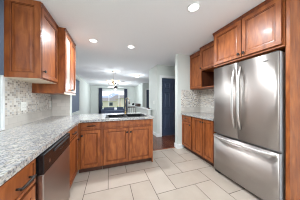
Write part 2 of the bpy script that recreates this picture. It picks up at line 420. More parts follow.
# ---- baseboards
bb = 0
def base(side, x0, x1, y0, y1):
    bm = bmesh.new(); box(bm, x0, x1, y0, y1, 0.0005, 0.11)
    st('baseboard_' + side, bm, M['white'], None, 'white baseboard along the ' + side.replace('_', ' ') + ' wall', 'baseboard')
base('hall_back', 1.53, 1.625, 3.755, 3.7705)
base('hall_side', 1.515, 1.5295, 3.755, 4.62)
base('niche', 1.650, 1.6635, 2.694, 2.845)
base('niche_front', 1.6635, 1.802, 2.694, 2.7075)
base('far', -1.385, 2.289, YF - 0.015, YF - 0.0005)
base('dining_left', -1.3995, -1.385, 3.125, YF)
base('living_right', 2.275, 2.2895, 8.39, YF - 0.02)

# ---- wooden threshold
sbox('trim_1', 0.86, 1.6485, 2.785, 2.82, 0.0005, 0.006, M['cherry_edge'], 'thin wooden strip where the tile meets the hardwood', 'trim')

# ---- tiled backsplashes
sbox('trim_2', XL + .0005, XL + .008, 1.81, 2.989, 1.062, 1.506, M['mosaic'], 'small beige and grey mosaic tiles on the left wall', 'backsplash')
sbox('trim_3', XL + .0005, XL + .010, 1.81, 2.989, 0.9145, 1.060, M['band'], 'plain pale tile band above the left worktop', 'backsplash')
sbox('trim_4', 1.765, XR - .009, 2.700, 2.7075, 1.062, 1.506, M['mosaic'], 'mosaic tiles on the wall end past the right worktop', 'backsplash')
sbox('trim_5', 1.765, XR - .011, 2.698, 2.7075, 0.9145, 1.060, M['band'], 'plain tile band on the wall end past the right worktop', 'backsplash')
sbox('trim_6', XR - .008, XR - .0005, 1.69, 2.7075, 1.062, 1.506, M['mosaic'], 'mosaic tiles on the right wall beside the fridge', 'backsplash')
sbox('trim_7', XR - .010, XR - .0005, 1.69, 2.7075, 0.9145, 1.060, M['band'], 'plain tile band on the right wall beside the fridge', 'backsplash')
sbox('trim_8', XL + .0005, XL + .010, -0.3, 1.679, 0.9145, 0.939, M['band'], 'low tile strip below the kitchen window', 'backsplash')

sbox('trim_10', XL + .012, -0.7755, 2.990, 3.0005, 0.9145, 1.352, M['band'], 'plain pale tiles on the partition wall end', 'backsplash')
# ---- low wall beside the stairs with a white cap
sbox('wall_low', 1.37, 1.47, 4.25, 7.9, 0.0, 0.87, M['wall'], 'low wall beside the stairs in the dining room', 'wall')
sbox('trim_9', 1.34, 1.50, 4.22, 7.93, 0.8705, 0.90, M['white'], 'white cap along the low wall', 'trim')

# ================================================================= CABINETS
FR = {'L': ((0, 1, 0), (1, 0, 0)), 'R': ((0, -1, 0), (-1, 0, 0)), 'F': ((1, 0, 0), (0, -1, 0))}
def knob(parent, p, n):
    bm = bmesh.new(); lathe(bm, [(0.007, 0), (0.006, 0.010), (0.008, 0.014), (0.017, 0.018), (0.0185, 0.024), (0.012, 0.029), (0.0, 0.030)], *p, n=12, axis=n)
    return obj('knob', bm, M['bronze'], parent)
def pull(parent, p, u, n, half=0.055):
    p = Vector(p); u = Vector(u); n = Vector(n); bm = bmesh.new()
    tube(bm, [p - u * half, p - u * half + n * 0.024], 0.0065, 8); tube(bm, [p + u * half, p + u * half + n * 0.024], 0.0065, 8)
    tube(bm, [p - u * (half + .012) + n * 0.026, p - u * half * .5 + n * 0.030, p + u * half * .5 + n * 0.030, p + u * (half + .012) + n * 0.026], [0.0065, 0.0085, 0.0085, 0.0065], 8)
    return obj('handle', bm, M['bronze'], parent)

def cabinet(name, label, group, face, o, w_, depth, z0, z1, fronts, toe=0.0, crown=False, body_m='cherry', open_box=None, hollow=False):
    """o = lower corner of the face frame plane (world x, y); its width runs along u, its body behind n"""
    u, n = map(Vector, FR[face]); rz = {'L': PI / 2, 'R': -PI / 2, 'F': 0}[face]
    t = thing(name, label, 'cabinet', (o[0], o[1], z0), rz, group)
    # local frame: x = width, y = depth (front at 0, door towards -y), z up
    bm = bmesh.new()
    zb = toe
    if open_box:
        za, zc = open_box[0] - z0, open_box[1] - z0
        th = 0.018
        box(bm, 0, w_, 0, depth, zc, z1 - z0)
        box(bm, 0, th, 0, depth, za, zc); box(bm, w_ - th, w_, 0, depth, za, zc)
        box(bm, th, w_ - th, 0, depth, za, za + th); 
        obj('body', bm, M[body_m], t)
        bm = bmesh.new(); box(bm, th, w_ - th, depth - 0.008, depth - .001, za + th, zc); box(bm, th + .0002, th + .003, 0.02, depth - .008, za + th, zc)
        box(bm, w_ - th - .003, w_ - th - .0002, 0.02, depth - .008, za + th, zc); box(bm, th + .003, w_ - th - .003, 0.02, depth - .008, za + th + .0002, za + th + .003)
        obj('open_shelf', bm, M['inside'], t)
    else:
        if hollow:
            th = 0.018; H = z1 - z0
            box(bm, 0, w_, 0, th, zb, H); box(bm, 0, w_, depth - th, depth, zb, H)
            box(bm, 0, th, th, depth - th, zb, H); box(bm, w_ - th, w_, th, depth - th, zb, H); box(bm, th, w_ - th, th, depth - th, zb, zb + th)
        else:
            box(bm, 0, w_, 0, depth, zb, z1 - z0)
        obj('body', bm, M[body_m], t)
    if toe:
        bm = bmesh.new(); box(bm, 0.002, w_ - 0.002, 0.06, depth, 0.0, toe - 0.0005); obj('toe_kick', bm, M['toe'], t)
    if crown:
        bm = bmesh.new(); H = z1 - z0
        prof = [(0, H - .045), (-.012, H - .045), (-.014, H - .03), (-.026, H - .012), (-.028, H), (0, H)]
        vs = [[bm.verts.new((x, y, z)) for (y, z) in prof] for x in (0, w_)]
        for i in range(len(prof)):
            j = (i + 1) % len(prof); bm.faces.new((vs[0][i], vs[0][j], vs[1][j], vs[1][i]))
        bm.faces.new(vs[0]); bm.faces.new(vs[1][::-1])
        obj('crown', bm, M['cherry_edge'], t)
    for f in fronts:
        kind, x0, x1, za, zb_ = f[:5]; hw = f[5] if len(f) > 5 else None
        bm = bmesh.new()
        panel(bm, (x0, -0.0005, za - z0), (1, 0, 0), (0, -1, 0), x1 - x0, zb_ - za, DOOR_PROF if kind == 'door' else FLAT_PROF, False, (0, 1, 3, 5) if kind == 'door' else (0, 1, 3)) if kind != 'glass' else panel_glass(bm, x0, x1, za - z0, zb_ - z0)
        d = obj({'door': 'door', 'glass': 'door', 'drawer': 'drawer', 'false': 'false_front'}[kind], bm, [M['cherry'], M['dark_rings']], t)
        if kind == 'glass':
            bm = bmesh.new(); box(bm, x0 + .05, x1 - .05, -0.012, -0.009, za - z0 + .05, zb_ - z0 - .05)
            g_ = obj('glass_pane', bm, M['cab_glass'], d)
        if hw:
            if hw[0] == 'k': knob(d, (hw[1], -0.0205, hw[2] - z0), (0, -1, 0))
            else: pull(d, (hw[1], -0.0205, hw[2] - z0), (1, 0, 0), (0, -1, 0))
    return t
def panel_glass(bm, x0, x1, za, zb):
    for a, b, c, d in ((x0, x1, za, za + .055), (x0, x1, zb - .055, zb), (x0, x0 + .055, za + .055, zb - .055), (x1 - .055, x1, za + .055, zb - .055)):
        box(bm, a, b, -0.0205, -0.0005, c, d)
M['cab_glass'] = mat('frosted_cabinet_glass', srgb(160, 152, 142), 0.3, spec=0.25)

# left uppers (face frame planes; doors stand 2 cm in front)
t = cabinet('upper_cabinet', 'large upper cabinet at the left frame edge with framed end panel', 'left upper cabinets', 'L', (XL + .325, 1.808), 0.515, 0.324, 1.508, ZC - .003,
    [('door', 0.012, 0.503, 1.520, ZC - .05, ('k', 0.045, 1.600))], crown=True)
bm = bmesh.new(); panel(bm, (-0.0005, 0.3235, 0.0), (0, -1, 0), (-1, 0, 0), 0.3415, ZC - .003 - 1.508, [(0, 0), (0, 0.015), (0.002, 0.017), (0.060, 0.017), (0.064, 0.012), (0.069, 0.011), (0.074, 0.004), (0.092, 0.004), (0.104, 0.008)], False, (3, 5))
obj('end_panel', bm, [M['cherry'], M['dark_rings']], t)
bm = bmesh.new(); box(bm, 0.0, 0.513, 0.004, 0.323, -0.006, -0.0003); obj('underside', bm, M['maple'], t)
t = cabinet('upper_cabinet', 'deeper upper cabinet with a pale glass door, next to the partition wall', 'left upper cabinets', 'L', (XL + .420, 2.325), 0.662, 0.419, 1.356, ZC - .003,
    [('glass', 0.010, 0.332, 1.385, ZC - .05, ('k', 0.305, 1.43)), ('door', 0.338, 0.652, 1.385, ZC - .05, ('k', 0.365, 1.43))], crown=True)
bm = bmesh.new(); box(bm, 0.0, 0.66, -0.018, 0.0, -0.014, 0.012); obj('light_rail', bm, M['maple'], t)

# left base run
XF = -0.485
cabinet('base_cabinet', 'left base cabinet nearest the camera, under the window', 'left base cabinets', 'L', (XF, 0.10), 0.585, 0.6, 0.0, 0.873,
    [('drawer', 0.01, 0.575, 0.715, 0.860, ('h', 0.29, 0.79)), ('door', 0.01, 0.575, 0.115, 0.700, ('k', 0.54, 0.64))], toe=0.10)
cabinet('base_cabinet', 'narrow drawer and door cabinet just left of the dishwasher', 'left base cabinets', 'L', (XF, 0.690), 0.343, 0.6, 0.0, 0.873,
    [('drawer', 0.010, 0.333, 0.700, 0.860, ('h', 0.205, 0.775)), ('door', 0.010, 0.333, 0.115, 0.686, ('k', 0.035, 0.63))], toe=0.10)
cabinet('base_cabinet', 'drawer and door cabinet between dishwasher and inner corner', 'left base cabinets', 'L', (XF, 1.652), 0.595, 0.6, 0.0, 0.873,
    [('drawer', 0.010, 0.545, 0.715, 0.860, ('h', 0.285, 0.790)), ('door', 0.010, 0.545, 0.115, 0.700, ('k', 0.515, 0.63))], toe=0.10)
# peninsula
YP = 2.290
cabinet('peninsula_cabinet', 'narrow drawer and door cabinet at the inner corner of the peninsula', 'peninsula cabinets', 'F', (-0.482, YP), 0.372, 0.58, 0.0, 0.873,
    [('drawer', 0.040, 0.352, 0.765, 0.862, ('h', 0.205, 0.812)), ('door', 0.040, 0.352, 0.105, 0.735, ('k', 0.065, 0.655))], toe=0.09)
t = cabinet('peninsula_cabinet', 'wide two-door sink cabinet at the free end of the peninsula', 'peninsula cabinets', 'F', (-0.108, YP), 0.928, 0.58, 0.0, 0.873,
    [('false', 0.020, 0.905, 0.765, 0.862), ('door', 0.020, 0.460, 0.105, 0.735, ('k', 0.430, 0.655)), ('door', 0.466, 0.905, 0.105, 0.735, ('k', 0.496, 0.655))], toe=0.09, hollow=True)
bm = bmesh.new(); box(bm, 0.9285, 0.945, -0.004, 0.58, 0.0, 0.873); obj('end_panel', bm, M['cherry'], t)

# right base
XB = 1.800
cabinet('base_cabinet', 'far right base cabinet with drawer over door, against the wall end', 'right base cabinets', 'R', (XB, 2.702), 0.408, 0.575, 0.0, 0.873,
    [('drawer', 0.012, 0.385, 0.730, 0.862, ('h', 0.20, 0.795)), ('door', 0.012, 0.385, 0.105, 0.715, ('k', 0.355, 0.665))], toe=0.09)
cabinet('base_cabinet', 'right base cabinet with two full-height doors beside the fridge', 'right base cabinets', 'R', (XB, 2.292), 0.604, 0.575, 0.0, 0.873,
    [('door', 0.045, 0.318, 0.105, 0.862, ('k', 0.285, 0.800)), ('door', 0.324, 0.596, 0.105, 0.862, ('k', 0.350, 0.800))], toe=0.09)
# right uppers
cabinet('upper_cabinet', 'tall single-door upper cabinet at the far end of the right wall', 'right upper cabinets', 'R', (2.050, 2.700), 0.455, 0.326, 1.515, 2.405,
    [('door', 0.010, 0.445, 1.528, 2.365, ('k', 0.42, 1.59))], crown=True)
cabinet('upper_cabinet', 'upper cabinet with an open cubby below its door, beside the fridge', 'right upper cabinets', 'R', (1.975, 2.242), 0.556, 0.400, 1.515, 2.415,
    [('door', 0.010, 0.546, 1.915, 2.375, ('k', 0.04, 1.95))], crown=True, open_box=(1.515, 1.900))
cabinet('upper_cabinet', 'wide two-door cabinet over the steel fridge', 'right upper cabinets', 'R', (1.770, 1.682), 0.918, 0.605, 1.826, 2.418,
    [('door', 0.030, 0.486, 1.850, 2.375, ('k', 0.455, 1.895)), ('door', 0.492, 0.905, 1.850, 2.375, ('k', 0.523, 1.895))], crown=True)
# tall panel on the near side of the fridge
bm = bmesh.new(); box(bm, 1.785, XR - .002, 0.728, 0.760, 0.001, ZC - .004)
tag(obj('fridge_end_panel', bm, M['cherry']), 'tall plain wooden panel at the right frame edge beside the fridge', 'cabinet panel')

# ================================================================= WORKTOPS
HX0, HX1, HY0, HY1 = -0.035, 0.715, 2.355, 2.79
bm = bmesh.new()
xs = [XL + .001, -0.743, -0.451, HX0, HX1, 0.845]; ys = [-0.3, 2.25, HY0, HY1, 2.999, 3.15]
mask = [[1, 1, 0, 0, 0], [1, 1, 1, 1, 1], [1, 1, 1, 0, 1], [1, 1, 1, 1, 1], [0, 1, 1, 1, 1]]
grid_prism(bm, xs, ys, mask, 0.874, 0.914)
wt = tag(obj('worktop', bm, M['granite']), 'pale speckled granite worktop wrapping the left wall and the peninsula', 'worktop')
bm = bmesh.new(); box(bm, 1.755, XR - .001, 1.688, 2.7075, 0.874, 0.914)
tag(obj('worktop', bm, M['granite']), 'short pale granite worktop on the right beside the fridge', 'worktop')

# ================================================================= SINK + FAUCET
t = thing('sink', 'black double-bowl sink set in the peninsula worktop', 'sink', (HX0, HY0, 0.915))
sw, sh = HX1 - HX0, HY1 - HY0
bm = bmesh.new()
mid = sw * 0.5
grid_prism(bm, [-.02, .02, mid - .02, mid + .02, sw - .02, sw + .02], [-.02, .02, sh - .06, sh + .02], [[1] * 5, [1, 0, 1, 0, 1], [1] * 5], 0.0, 0.009)
obj('rim', bm, M['sink'], t)
for a, b in ((.02, mid - .02), (mid + .02, sw - .02)):
    bm = bmesh.new(); c, d, q = .02, sh - .06, 0.012
    box(bm, a, b, c, d, -0.19, -0.18)
    for x0, x1, y0, y1 in ((a, a + q, c, d), (b - q, b, c, d), (a + q, b - q, c, c + q), (a + q, b - q, d - q, d)): box(bm, x0, x1, y0, y1, -0.18, -0.001)
    lathe(bm, [(0.04, -0.1799), (0.04, -0.176), (0.03, -0.175)], (a + b) / 2, (c + d) / 2, 0, n=16)
    obj('bowl', bm, M['sink'], t)
fx, fy = 0.37, 2.855
t = thing('faucet', 'tall nickel gooseneck faucet behind the black sink', 'faucet', (fx, fy, 0.9145))
bm = bmesh.new(); lathe(bm, [(0.028, 0), (0.028, 0.006), (0.022, 0.012), (0.020, 0.07), (0.016, 0.08)], n=16); obj('base', bm, M['brass'], t)
bm = bmesh.new(); d_ = Vector((0.45, -0.89, 0)); pts = [Vector((0, 0, 0.08)), Vector((0, 0, 0.30))]
for k in range(1, 10): a = PI * k / 9 * 0.95; pts.append(Vector((0, 0, 0.30)) + d_ * (0.07 * (1 - math.cos(a))) + Vector((0, 0, 0.075 * math.sin(a))))
tube(bm, pts, 0.012, 10); obj('spout', bm, M['nickel'], t)
bm = bmesh.new(); tube(bm, [pts[-1], pts[-1] + Vector((0.004, 0, -0.07))], [0.014, 0.017], 10); obj('spray_head', bm, M['nickel'], t)
bm = bmesh.new(); tube(bm, [(0.0, -.018, .05), (-.01, -.045, .055), (-.02, -.09, .085)], [0.009, 0.007, 0.006], 8); obj('lever', bm, M['nickel'], t)

# ================================================================= DISHWASHER
t = thing('dishwasher', 'stainless dishwasher with black control strip in the left run', 'dishwasher', (-0.43, 1.040, 0.0), PI / 2)
DW = 0.602
bm = bmesh.new(); box(bm, 0.004, DW - 0.004, 0.055, 0.60, 0.10, 0.868); obj('tub', bm, M['dark'], t)
bm = bmesh.new(); bbox(bm, 0.0, DW, 0.0, 0.054, 0.115, 0.727, 0.004); obj('door', bm, M['steel_dw'], t)
bm = bmesh.new()
bbox(bm, 0.0, DW, -0.004, 0.054, 0.730, 0.866, 0.004)
cp = obj('control_panel', bm, M['black'], t)
bm = bmesh.new(); bbox(bm, 0.16, DW - 0.05, -0.0105, -0.0045, 0.828, 0.846, 0.002); obj('handle', bm, M['dark'], cp)
bm = bmesh.new(); box(bm, 0.078, 0.095, -0.0055, -0.0042, 0.778, 0.800); o = obj('badge', bm, M['chrome'], cp); o['label'] = 'small white square badge'
for k in range(5):
    bm = bmesh.new(); bbox(bm, 0.30 + .04 * k, 0.318 + .04 * k, -0.0060, -0.0042, 0.790, 0.797, 0.0008); obj('button', bm, M['dark'], cp)
bm = bmesh.new(); box(bm, 0.002, DW - 0.002, 0.07, 0.50, 0.0, 0.098); obj('toe_kick', bm, M['black'], t)

# ================================================================= FRIDGE
FYL, FYR = 1.672, 0.797; FW = FYL - FYR
t = thing('fridge', 'large stainless french-door fridge with bottom freezer drawer', 'fridge', (1.748, FYL, 0.0), -PI / 2)   # local x runs to the camera, y into the wall
bm = bmesh.new(); bbox(bm, 0.004, FW - 0.004, 0.075, 0.62, 0.05, 1.785, 0.004); obj('case', bm, M['steel_side'], t)
def bowed(bm, x0, x1, z0, z1, d, bow, seg=14, e=0.012):
    """a door slab whose front bows out by `bow` over the whole fridge width"""
    cols = []
    xs_ = [x0, x0 + e * .3, x0 + e] + [x0 + e + (x1 - x0 - 2 * e) * k / seg for k in range(1, seg)] + [x1 - e, x1 - e * .3, x1]
    for x in xs_:
        b = bow * (1 - ((x - FW / 2) / (FW / 2)) ** 2)
        edge = min(x - x0, x1 - x); rr = e - math.sqrt(max(0, e * e - max(0, e - edge) ** 2)) if edge < e else 0
        cols.append((x, -b + 0.006 + rr))
    lo = [bm.verts.new((x, y, z0)) for x, y in cols]; hi = [bm.verts.new((x, y, z1)) for x, y in cols]
    for i in range(len(cols) - 1):
        f = bm.faces.new((lo[i], lo[i + 1], hi[i + 1], hi[i])); f.smooth = True
    b0 = bm.verts.new((x0, d, z0)); b1 = bm.verts.new((x1, d, z0)); b2 = bm.verts.new((x1, d, z1)); b3 = bm.verts.new((x0, d, z1))
    bm.faces.new((b1, b0, b3, b2)); bm.faces.new(lo + [b1, b0]); bm.faces.new(hi[::-1] + [b3, b2])
    bm.faces.new((b0, lo[0], hi[0], b3)); bm.faces.new((lo[-1], b1, b2, hi[-1])).material_index = 1
SPL = FYL - 1.240
BW = 0.011
bm = bmesh.new(); bowed(bm, 0.001, SPL - .003, 0.690, 1.785, 0.070, BW); dl = obj('left_door', bm, [M['steel'], M['steel_side']], t)
bm = bmesh.new(); bowed(bm, SPL + .003, FW - .001, 0.690, 1.785, 0.070, BW); dr = obj('right_door', bm, [M['steel'], M['steel_side']], t)
bm = bmesh.new(); bowed(bm, 0.001, FW - .001, 0.055, 0.658, 0.070, BW); df = obj('freezer_drawer', bm, [M['steel'], M['steel_side']], t)
def bar(parent, a, b, n_out, bowd, r_, name='handle'):
    a = Vector(a); b = Vector(b); n_out = Vector(n_out); bm = bmesh.new(); pts = []
    for k in range(13):
        s_ = k / 12; pts.append(a.lerp(b, s_) + n_out * (0.004 + bowd * min(1, math.sin(PI * s_) * 1.6)))
    tube(bm, pts, [r_ * (0.75 + 0.35 * math.sin(PI * k / 12)) for k in range(13)], 12)
    return obj(name, bm, M['bar'], parent)
bar(dl, (SPL - .042, -BW + .006, 0.835), (SPL - .042, -BW + .006, 1.715), (0, -1, 0), 0.052, 0.0145)
bar(dr, (SPL + .042, -BW + .006, 0.835), (SPL + .042, -BW + .006, 1.715), (0, -1, 0), 0.052, 0.0145)
# freezer drawer handle follows the bowed front
bm = bmesh.new(); pts = []
for k in range(21):
    x = 0.025 + (FW - 0.05) * k / 20; b = BW * (1 - ((x - FW / 2) / (FW / 2)) ** 2)
    pts.append(Vector((x, -b - 0.002 - 0.048 * min(1, math.sin(PI * k / 20) * 2.2), 0.636)))
tube(bm, pts, 0.0135, 12); obj('handle', bm, M['bar'], df)
# logo
cu = bpy.data.curves.new('logo', 'FONT'); cu.body = 'Whirlpool'; cu.size = 0.030; cu.extrude = 0.0006; cu.align_x = 'CENTER'
tmp = bpy.data.objects.new('logo_tmp', cu); C.objects.link(tmp)
dg = bpy.context.evaluated_depsgraph_get(); lm = bpy.data.meshes.new_from_object(tmp.evaluated_get(dg)); bpy.data.objects.remove(tmp)
lo = bpy.data.objects.new('logo', lm); C.objects.link(lo); lm.materials.clear(); lm.materials.append(M['dark'])
lx = FYL - 0.95; lb = BW * (1 - ((lx - FW / 2) / (FW / 2)) ** 2)
lo.parent = dr; lo.location = (lx, -lb + 0.0045, 1.700); lo.rotation_euler = (PI / 2, 0, -0.035); lo['label'] = 'small dark lettering'
for x in (0.05, FW - .05):
    bm = bmesh.new(); bbox(bm, x - .04, x + .04, 0.03, 0.10, 0.0, 0.049, 0.004); obj('foot', bm, M['dark'], t)
    bm = bmesh.new(); bbox(bm, x - .035, x + .035, 0.03, 0.16, 1.7855, 1.800, 0.004); obj('hinge_cover', bm, M['dark'], t)

# ================================================================= OUTLETS
def outlet(y, z, w_, label, group='outlets', gang=1):
    t = thing('wall_outlet', label, 'outlet', (XL + .0085, y, z), PI / 2, group)
    bm = bmesh.new(); bbox(bm, -w_ / 2, w_ / 2, -0.006, 0.0, -0.06, 0.06, 0.002); obj('cover_plate', bm, M['plastic'], t)
    for g_ in range(gang):
        cx = (g_ - (gang - 1) / 2) * 0.046
        bm = bmesh.new(); bbox(bm, cx - .016, cx + .016, -0.009, -0.0061, -0.033, 0.033, 0.001); s_ = obj('socket', bm, M['plastic'], t)
        for dz in (-.018, .016):
            for dx in (-.006, .005):
                bm = bmesh.new(); box(bm, cx + dx, cx + dx + .002, -0.0094, -0.0091, dz - .005, dz + .005); obj('slot', bm, M['dark'], s_)
outlet(2.125, 1.165, 0.117, 'wide double-gang white outlet plate nearer the window', gang=2)
outlet(2.93, 1.165, 0.072, 'single white outlet plate near the partition wall')
t = thing('light_switch', 'white switch plate on the pale hall wall', 'switch', (1.5285, 4.05, 1.15), -PI / 2)
bm = bmesh.new(); bbox(bm, -.036, .036, -.006, 0, -.06, .06, .002); obj('cover_plate', bm, M['plastic'], t)
bm = bmesh.new(); bbox(bm, -.016, .016, -.009, -.0061, -.033, .033, .001); obj('rocker', bm, M['plastic'], t)

# ================================================================= LAMPS
def lamp_light(name, loc, power, size=0.13, parent=None, kind='AREA', col=(0.88, 0.95, 1.0)):
    l = bpy.data.lights.new(name, kind); l.energy = power; l.color = col
    if kind == 'AREA': l.shape = 'DISK'; l.size = size
    else: l.shadow_soft_size = size
    o = bpy.data.objects.new(name, l); C.objects.link(o); o.location = loc
    if parent: o.parent = parent
    return o
def recessed(x, y, label, power, r=0.062):
    t = thing('recessed_light', label, 'ceiling light', (x, y, ZC), 0, 'recessed ceiling lights')
    bm = bmesh.new(); lathe(bm, [(r, -0.0005), (r + .018, -0.0005), (r + .018, -0.004), (r, -0.009)], n=28, caps=False)
    obj('trim_ring', bm, M['white'], t)
    bm = bmesh.new(); lathe(bm, [(r - .001, -0.0008), (r - .001, -0.005), (0.0, -0.0055)], n=28, caps=False)
    obj('lens', bm, M['lens'], t)
    lamp_light('lamp', (0, 0, -0.03), power, 0.12, t)
recessed(1.02, 1.28, 'large round recessed ceiling light nearest the fridge', LAMP)
recessed(-0.29, 2.64, 'small recessed ceiling light beyond the left upper cabinets', LAMP)
recessed(0.47, 2.68, 'small recessed ceiling light above the sink', LAMP)
recessed(1.0, -0.9, 'unseen recessed light added behind the camera position as fill, fridge side', LAMP)  # this fixture and the next are added out of view as fill
recessed(-0.2, -0.9, 'unseen recessed light added behind the camera position as fill, window side', LAMP)
# unseen pendant added behind the camera as frontal fill light
t = thing('fill_pendant', 'unseen pendant added behind the camera position as fill light', 'fill light', (0.55, -1.1, ZC))
bm = bmesh.new(); lathe(bm, [(0.06, -0.0005), (0.055, -0.02), (0.012, -0.03)], n=20); obj('canopy', bm, M['nickel'], t)
bm = bmesh.new(); tube(bm, [(0, 0, -0.03), (0, 0, -0.30)], 0.006, 8); obj('stem', bm, M['nickel'], t)
bm = bmesh.new(); lathe(bm, [(0.04, -0.30), (0.05, -0.325), (0.05, -0.34)], n=18); obj('socket', bm, M['nickel'], t)
bm = bmesh.new(); lathe(bm, [(0.16, -0.33), (0.17, -0.37), (0.165, -0.375), (0.155, -0.335)], n=24, caps=False); obj('shade_ring', bm, M['white'], t)
lamp_light('lamp', (0, 0, -0.42), PENDANT_FILL, 0.14, t, 'POINT')
# flush light in the hall
t = thing('flush_light', 'white dome ceiling light half hidden past the hall wall', 'ceiling light', (1.30, 5.77, ZC))
bm = bmesh.new(); lathe(bm, [(0.15, -0.0005), (0.16, -0.02), (0.155, -0.03)], n=24); obj('base', bm, M['white'], t)
bm = bmesh.new(); lathe(bm, [(0.148, -0.031), (0.13, -0.06), (0.08, -0.085), (0.0, -0.093)], n=24, caps=False); obj('dome', bm, M['shade'], t)
lamp_light('lamp', (0, 0, -0.30), 8, 0.1, t, 'POINT')

# chandelier
t = thing('chandelier', 'nickel chandelier with glowing glass shades over the dining area', 'chandelier', (0.18, 5.26, ZC))
bm = bmesh.new(); lathe(bm, [(0.062, -0.0005), (0.06, -0.012), (0.02, -0.03)], n=20); obj('canopy', bm, M['nickel'], t)
bm = bmesh.new(); tube(bm, [(0, 0, -0.03), (0, 0, -0.36)], 0.006, 8); obj('stem', bm, M['nickel'], t)
bm = bmesh.new(); lathe(bm, [(0.006, -0.33), (0.022, -0.36), (0.014, -0.40), (0.03, -0.44), (0.022, -0.50), (0.034, -0.54), (0.012, -0.58), (0.0, -0.60)], n=16, caps=False); obj('hub', bm, M['brass'], t)
for k in range(6):
    a = 2 * PI * k / 6 + 0.35; d_ = Vector((math.cos(a), math.sin(a), 0)); z = Vector((0, 0, 1)); bm = bmesh.new()
    tube(bm, [d_ * 0.02 - z * .52, d_ * .10 - z * .565, d_ * .19 - z * .555, d_ * .245 - z * .50, d_ * .25 - z * .475], 0.007, 8); ar = obj('arm', bm, M['nickel'], t)
    bm = bmesh.new(); lathe(bm, [(0.022, -0.475), (0.03, -0.465), (0.044, -0.43), (0.056, -0.39), (0.052, -0.389), (0.02, -0.46)], d_.x * .25, d_.y * .25, 0, n=16, caps=False); obj('glass_shade', bm, M['shade'], ar)
lamp_light('lamp', (0, 0, -0.72), 22, 0.12, t, 'POINT')

# ceiling fan
t = thing('ceiling_fan', 'white-bladed ceiling fan with dark motor in the living room', 'ceiling fan', (0.46, 8.93, ZC))
bm = bmesh.new(); lathe(bm, [(0.07, -0.0005), (0.05, -0.04), (0.014, -0.05), (0.014, -0.20)], n=16); obj('down_rod', bm, M['bronze'], t)
bm = bmesh.new(); lathe(bm, [(0.03, -0.20), (0.12, -0.23), (0.14, -0.29), (0.13, -0.36), (0.06, -0.41)], n=20); obj('motor', bm, M['bronze'], t)
bm = bmesh.new(); lathe(bm, [(0.05, -0.411), (0.06, -0.43), (0.045, -0.46), (0.0, -0.47)], n=18, caps=False); obj('light_bowl', bm, M['shade'], t)
for k in range(5):
    a = 2 * PI * k / 5 + 0.2; R_ = Matrix.Rotation(a, 4, 'Z') @ Matrix.Rotation(0.2, 4, 'X'); bm = bmesh.new()
    vs = [(0.10, -.03), (0.20, -.055), (0.55, -.07), (0.60, -.04), (0.60, .04), (0.55, .07), (0.20, .055), (0.10, .03)]
    lo_ = [bm.verts.new(R_ @ Vector((x, y, 0)) + Vector((0, 0, -.30))) for x, y in vs]; hi_ = [bm.verts.new(R_ @ Vector((x, y, .008)) + Vector((0, 0, -.30))) for x, y in vs]
    bm.faces.new(lo_[::-1]); bm.faces.new(hi_)
    for i in range(8): bm.faces.new((lo_[i], lo_[(i + 1) % 8], hi_[(i + 1) % 8], hi_[i]))
    obj('blade', bm, M['white'], t)
lamp_light('lamp', (0, 0, -0.62), 85, 0.1, t, 'POINT')

# ================================================================= LIVING ROOM
def curtain(x0, x1, y, label, z0=0.03, z1=2.20):
    t = thing('curtain', label, 'curtain', (x0, y, 0), 0, 'living room curtains')
    n = 30; bm = bmesh.new(); rows = []
    for z in (z0, z1):
        fr_, bk = [], []
        for k in range(n + 1):
            x = (x1 - x0) * k / n; yy = 0.022 * math.sin(k * 2 * PI / 6)
            fr_.append(bm.verts.new((x, yy - .004, z))); bk.append(bm.verts.new((x, yy + .004, z)))
        rows.append((fr_, bk))
    for k in range(n):
        for s_ in (0, 1):
            f = bm.faces.new((rows[0][s_][k], rows[0][s_][k + 1], rows[1][s_][k + 1], rows[1][s_][k])); f.smooth = True
        for r_ in (0, 1): bm.faces.new((rows[r_][0][k], rows[r_][0][k + 1], rows[r_][1][k + 1], rows[r_][1][k]))
    obj('cloth', bm, M['curtain'], t)
    for k in range(5):
        bm = bmesh.new(); x = (x1 - x0) * (k + .5) / 5; lathe(bm, [(0.022, -0.004), (0.022, 0.004), (0.019, 0.004), (0.019, -0.004)], x, 0, 2.215, n=12, axis=(1, 0, 0), caps=False); obj('curtain_ring', bm, M['bronze'], t)
curtain(-0.80, -0.52, YF - 0.09, 'navy curtain on the left side of the far window')
curtain(1.32, 1.60, YF - 0.09, 'navy curtain on the right side of the far window')
t = thing('curtain_rod', 'thin dark rod above the far living room window', 'curtain rod', (0, YF - 0.09, 2.215))
bm = bmesh.new(); tube(bm, [(-0.90, 0, 0), (1.70, 0, 0)], 0.011, 8); obj('rod', bm, M['bronze'], t)
for x in (-0.86, 1.66):
    bm = bmesh.new(); tube(bm, [(x, 0.0, 0), (x, 0.088, 0)], 0.007, 8); obj('bracket', bm, M['bronze'], t)

t = thing('roller_blind', 'slate blue blind in the dining room window beyond the partition', 'blind', (-1.425, LY0, 0))
bm = bmesh.new(); box(bm, -.002, .002, .03, LY1 - LY0 - .03, LZ0 + .02, LZ1 - .07); obj('cloth', bm, M['blind'], t)
bm = bmesh.new(); tube(bm, [(0, .005, LZ1 - .04), (0, LY1 - LY0 - .005, LZ1 - .04)], .022, 12); obj('roller', bm, M['blind'], t)
bm = bmesh.new(); box(bm, -.006, .006, .03, LY1 - LY0 - .03, LZ0 + .004, LZ0 + .02); obj('bottom_bar', bm, M['white'], t)
t = thing('window_drape', 'slate blue drape at the kitchen window beside the left upper cabinet', 'drape', (XL + .002, 1.66, 0))
bm = bmesh.new(); fr_, n = [], 16
for z in (1.52, 2.34):
    fr_.append([(bm.verts.new((.014 + .008 * math.sin(k * 1.4), .118 * k / n, z)), bm.verts.new((.019 + .008 * math.sin(k * 1.4), .118 * k / n, z))) for k in range(n + 1)])
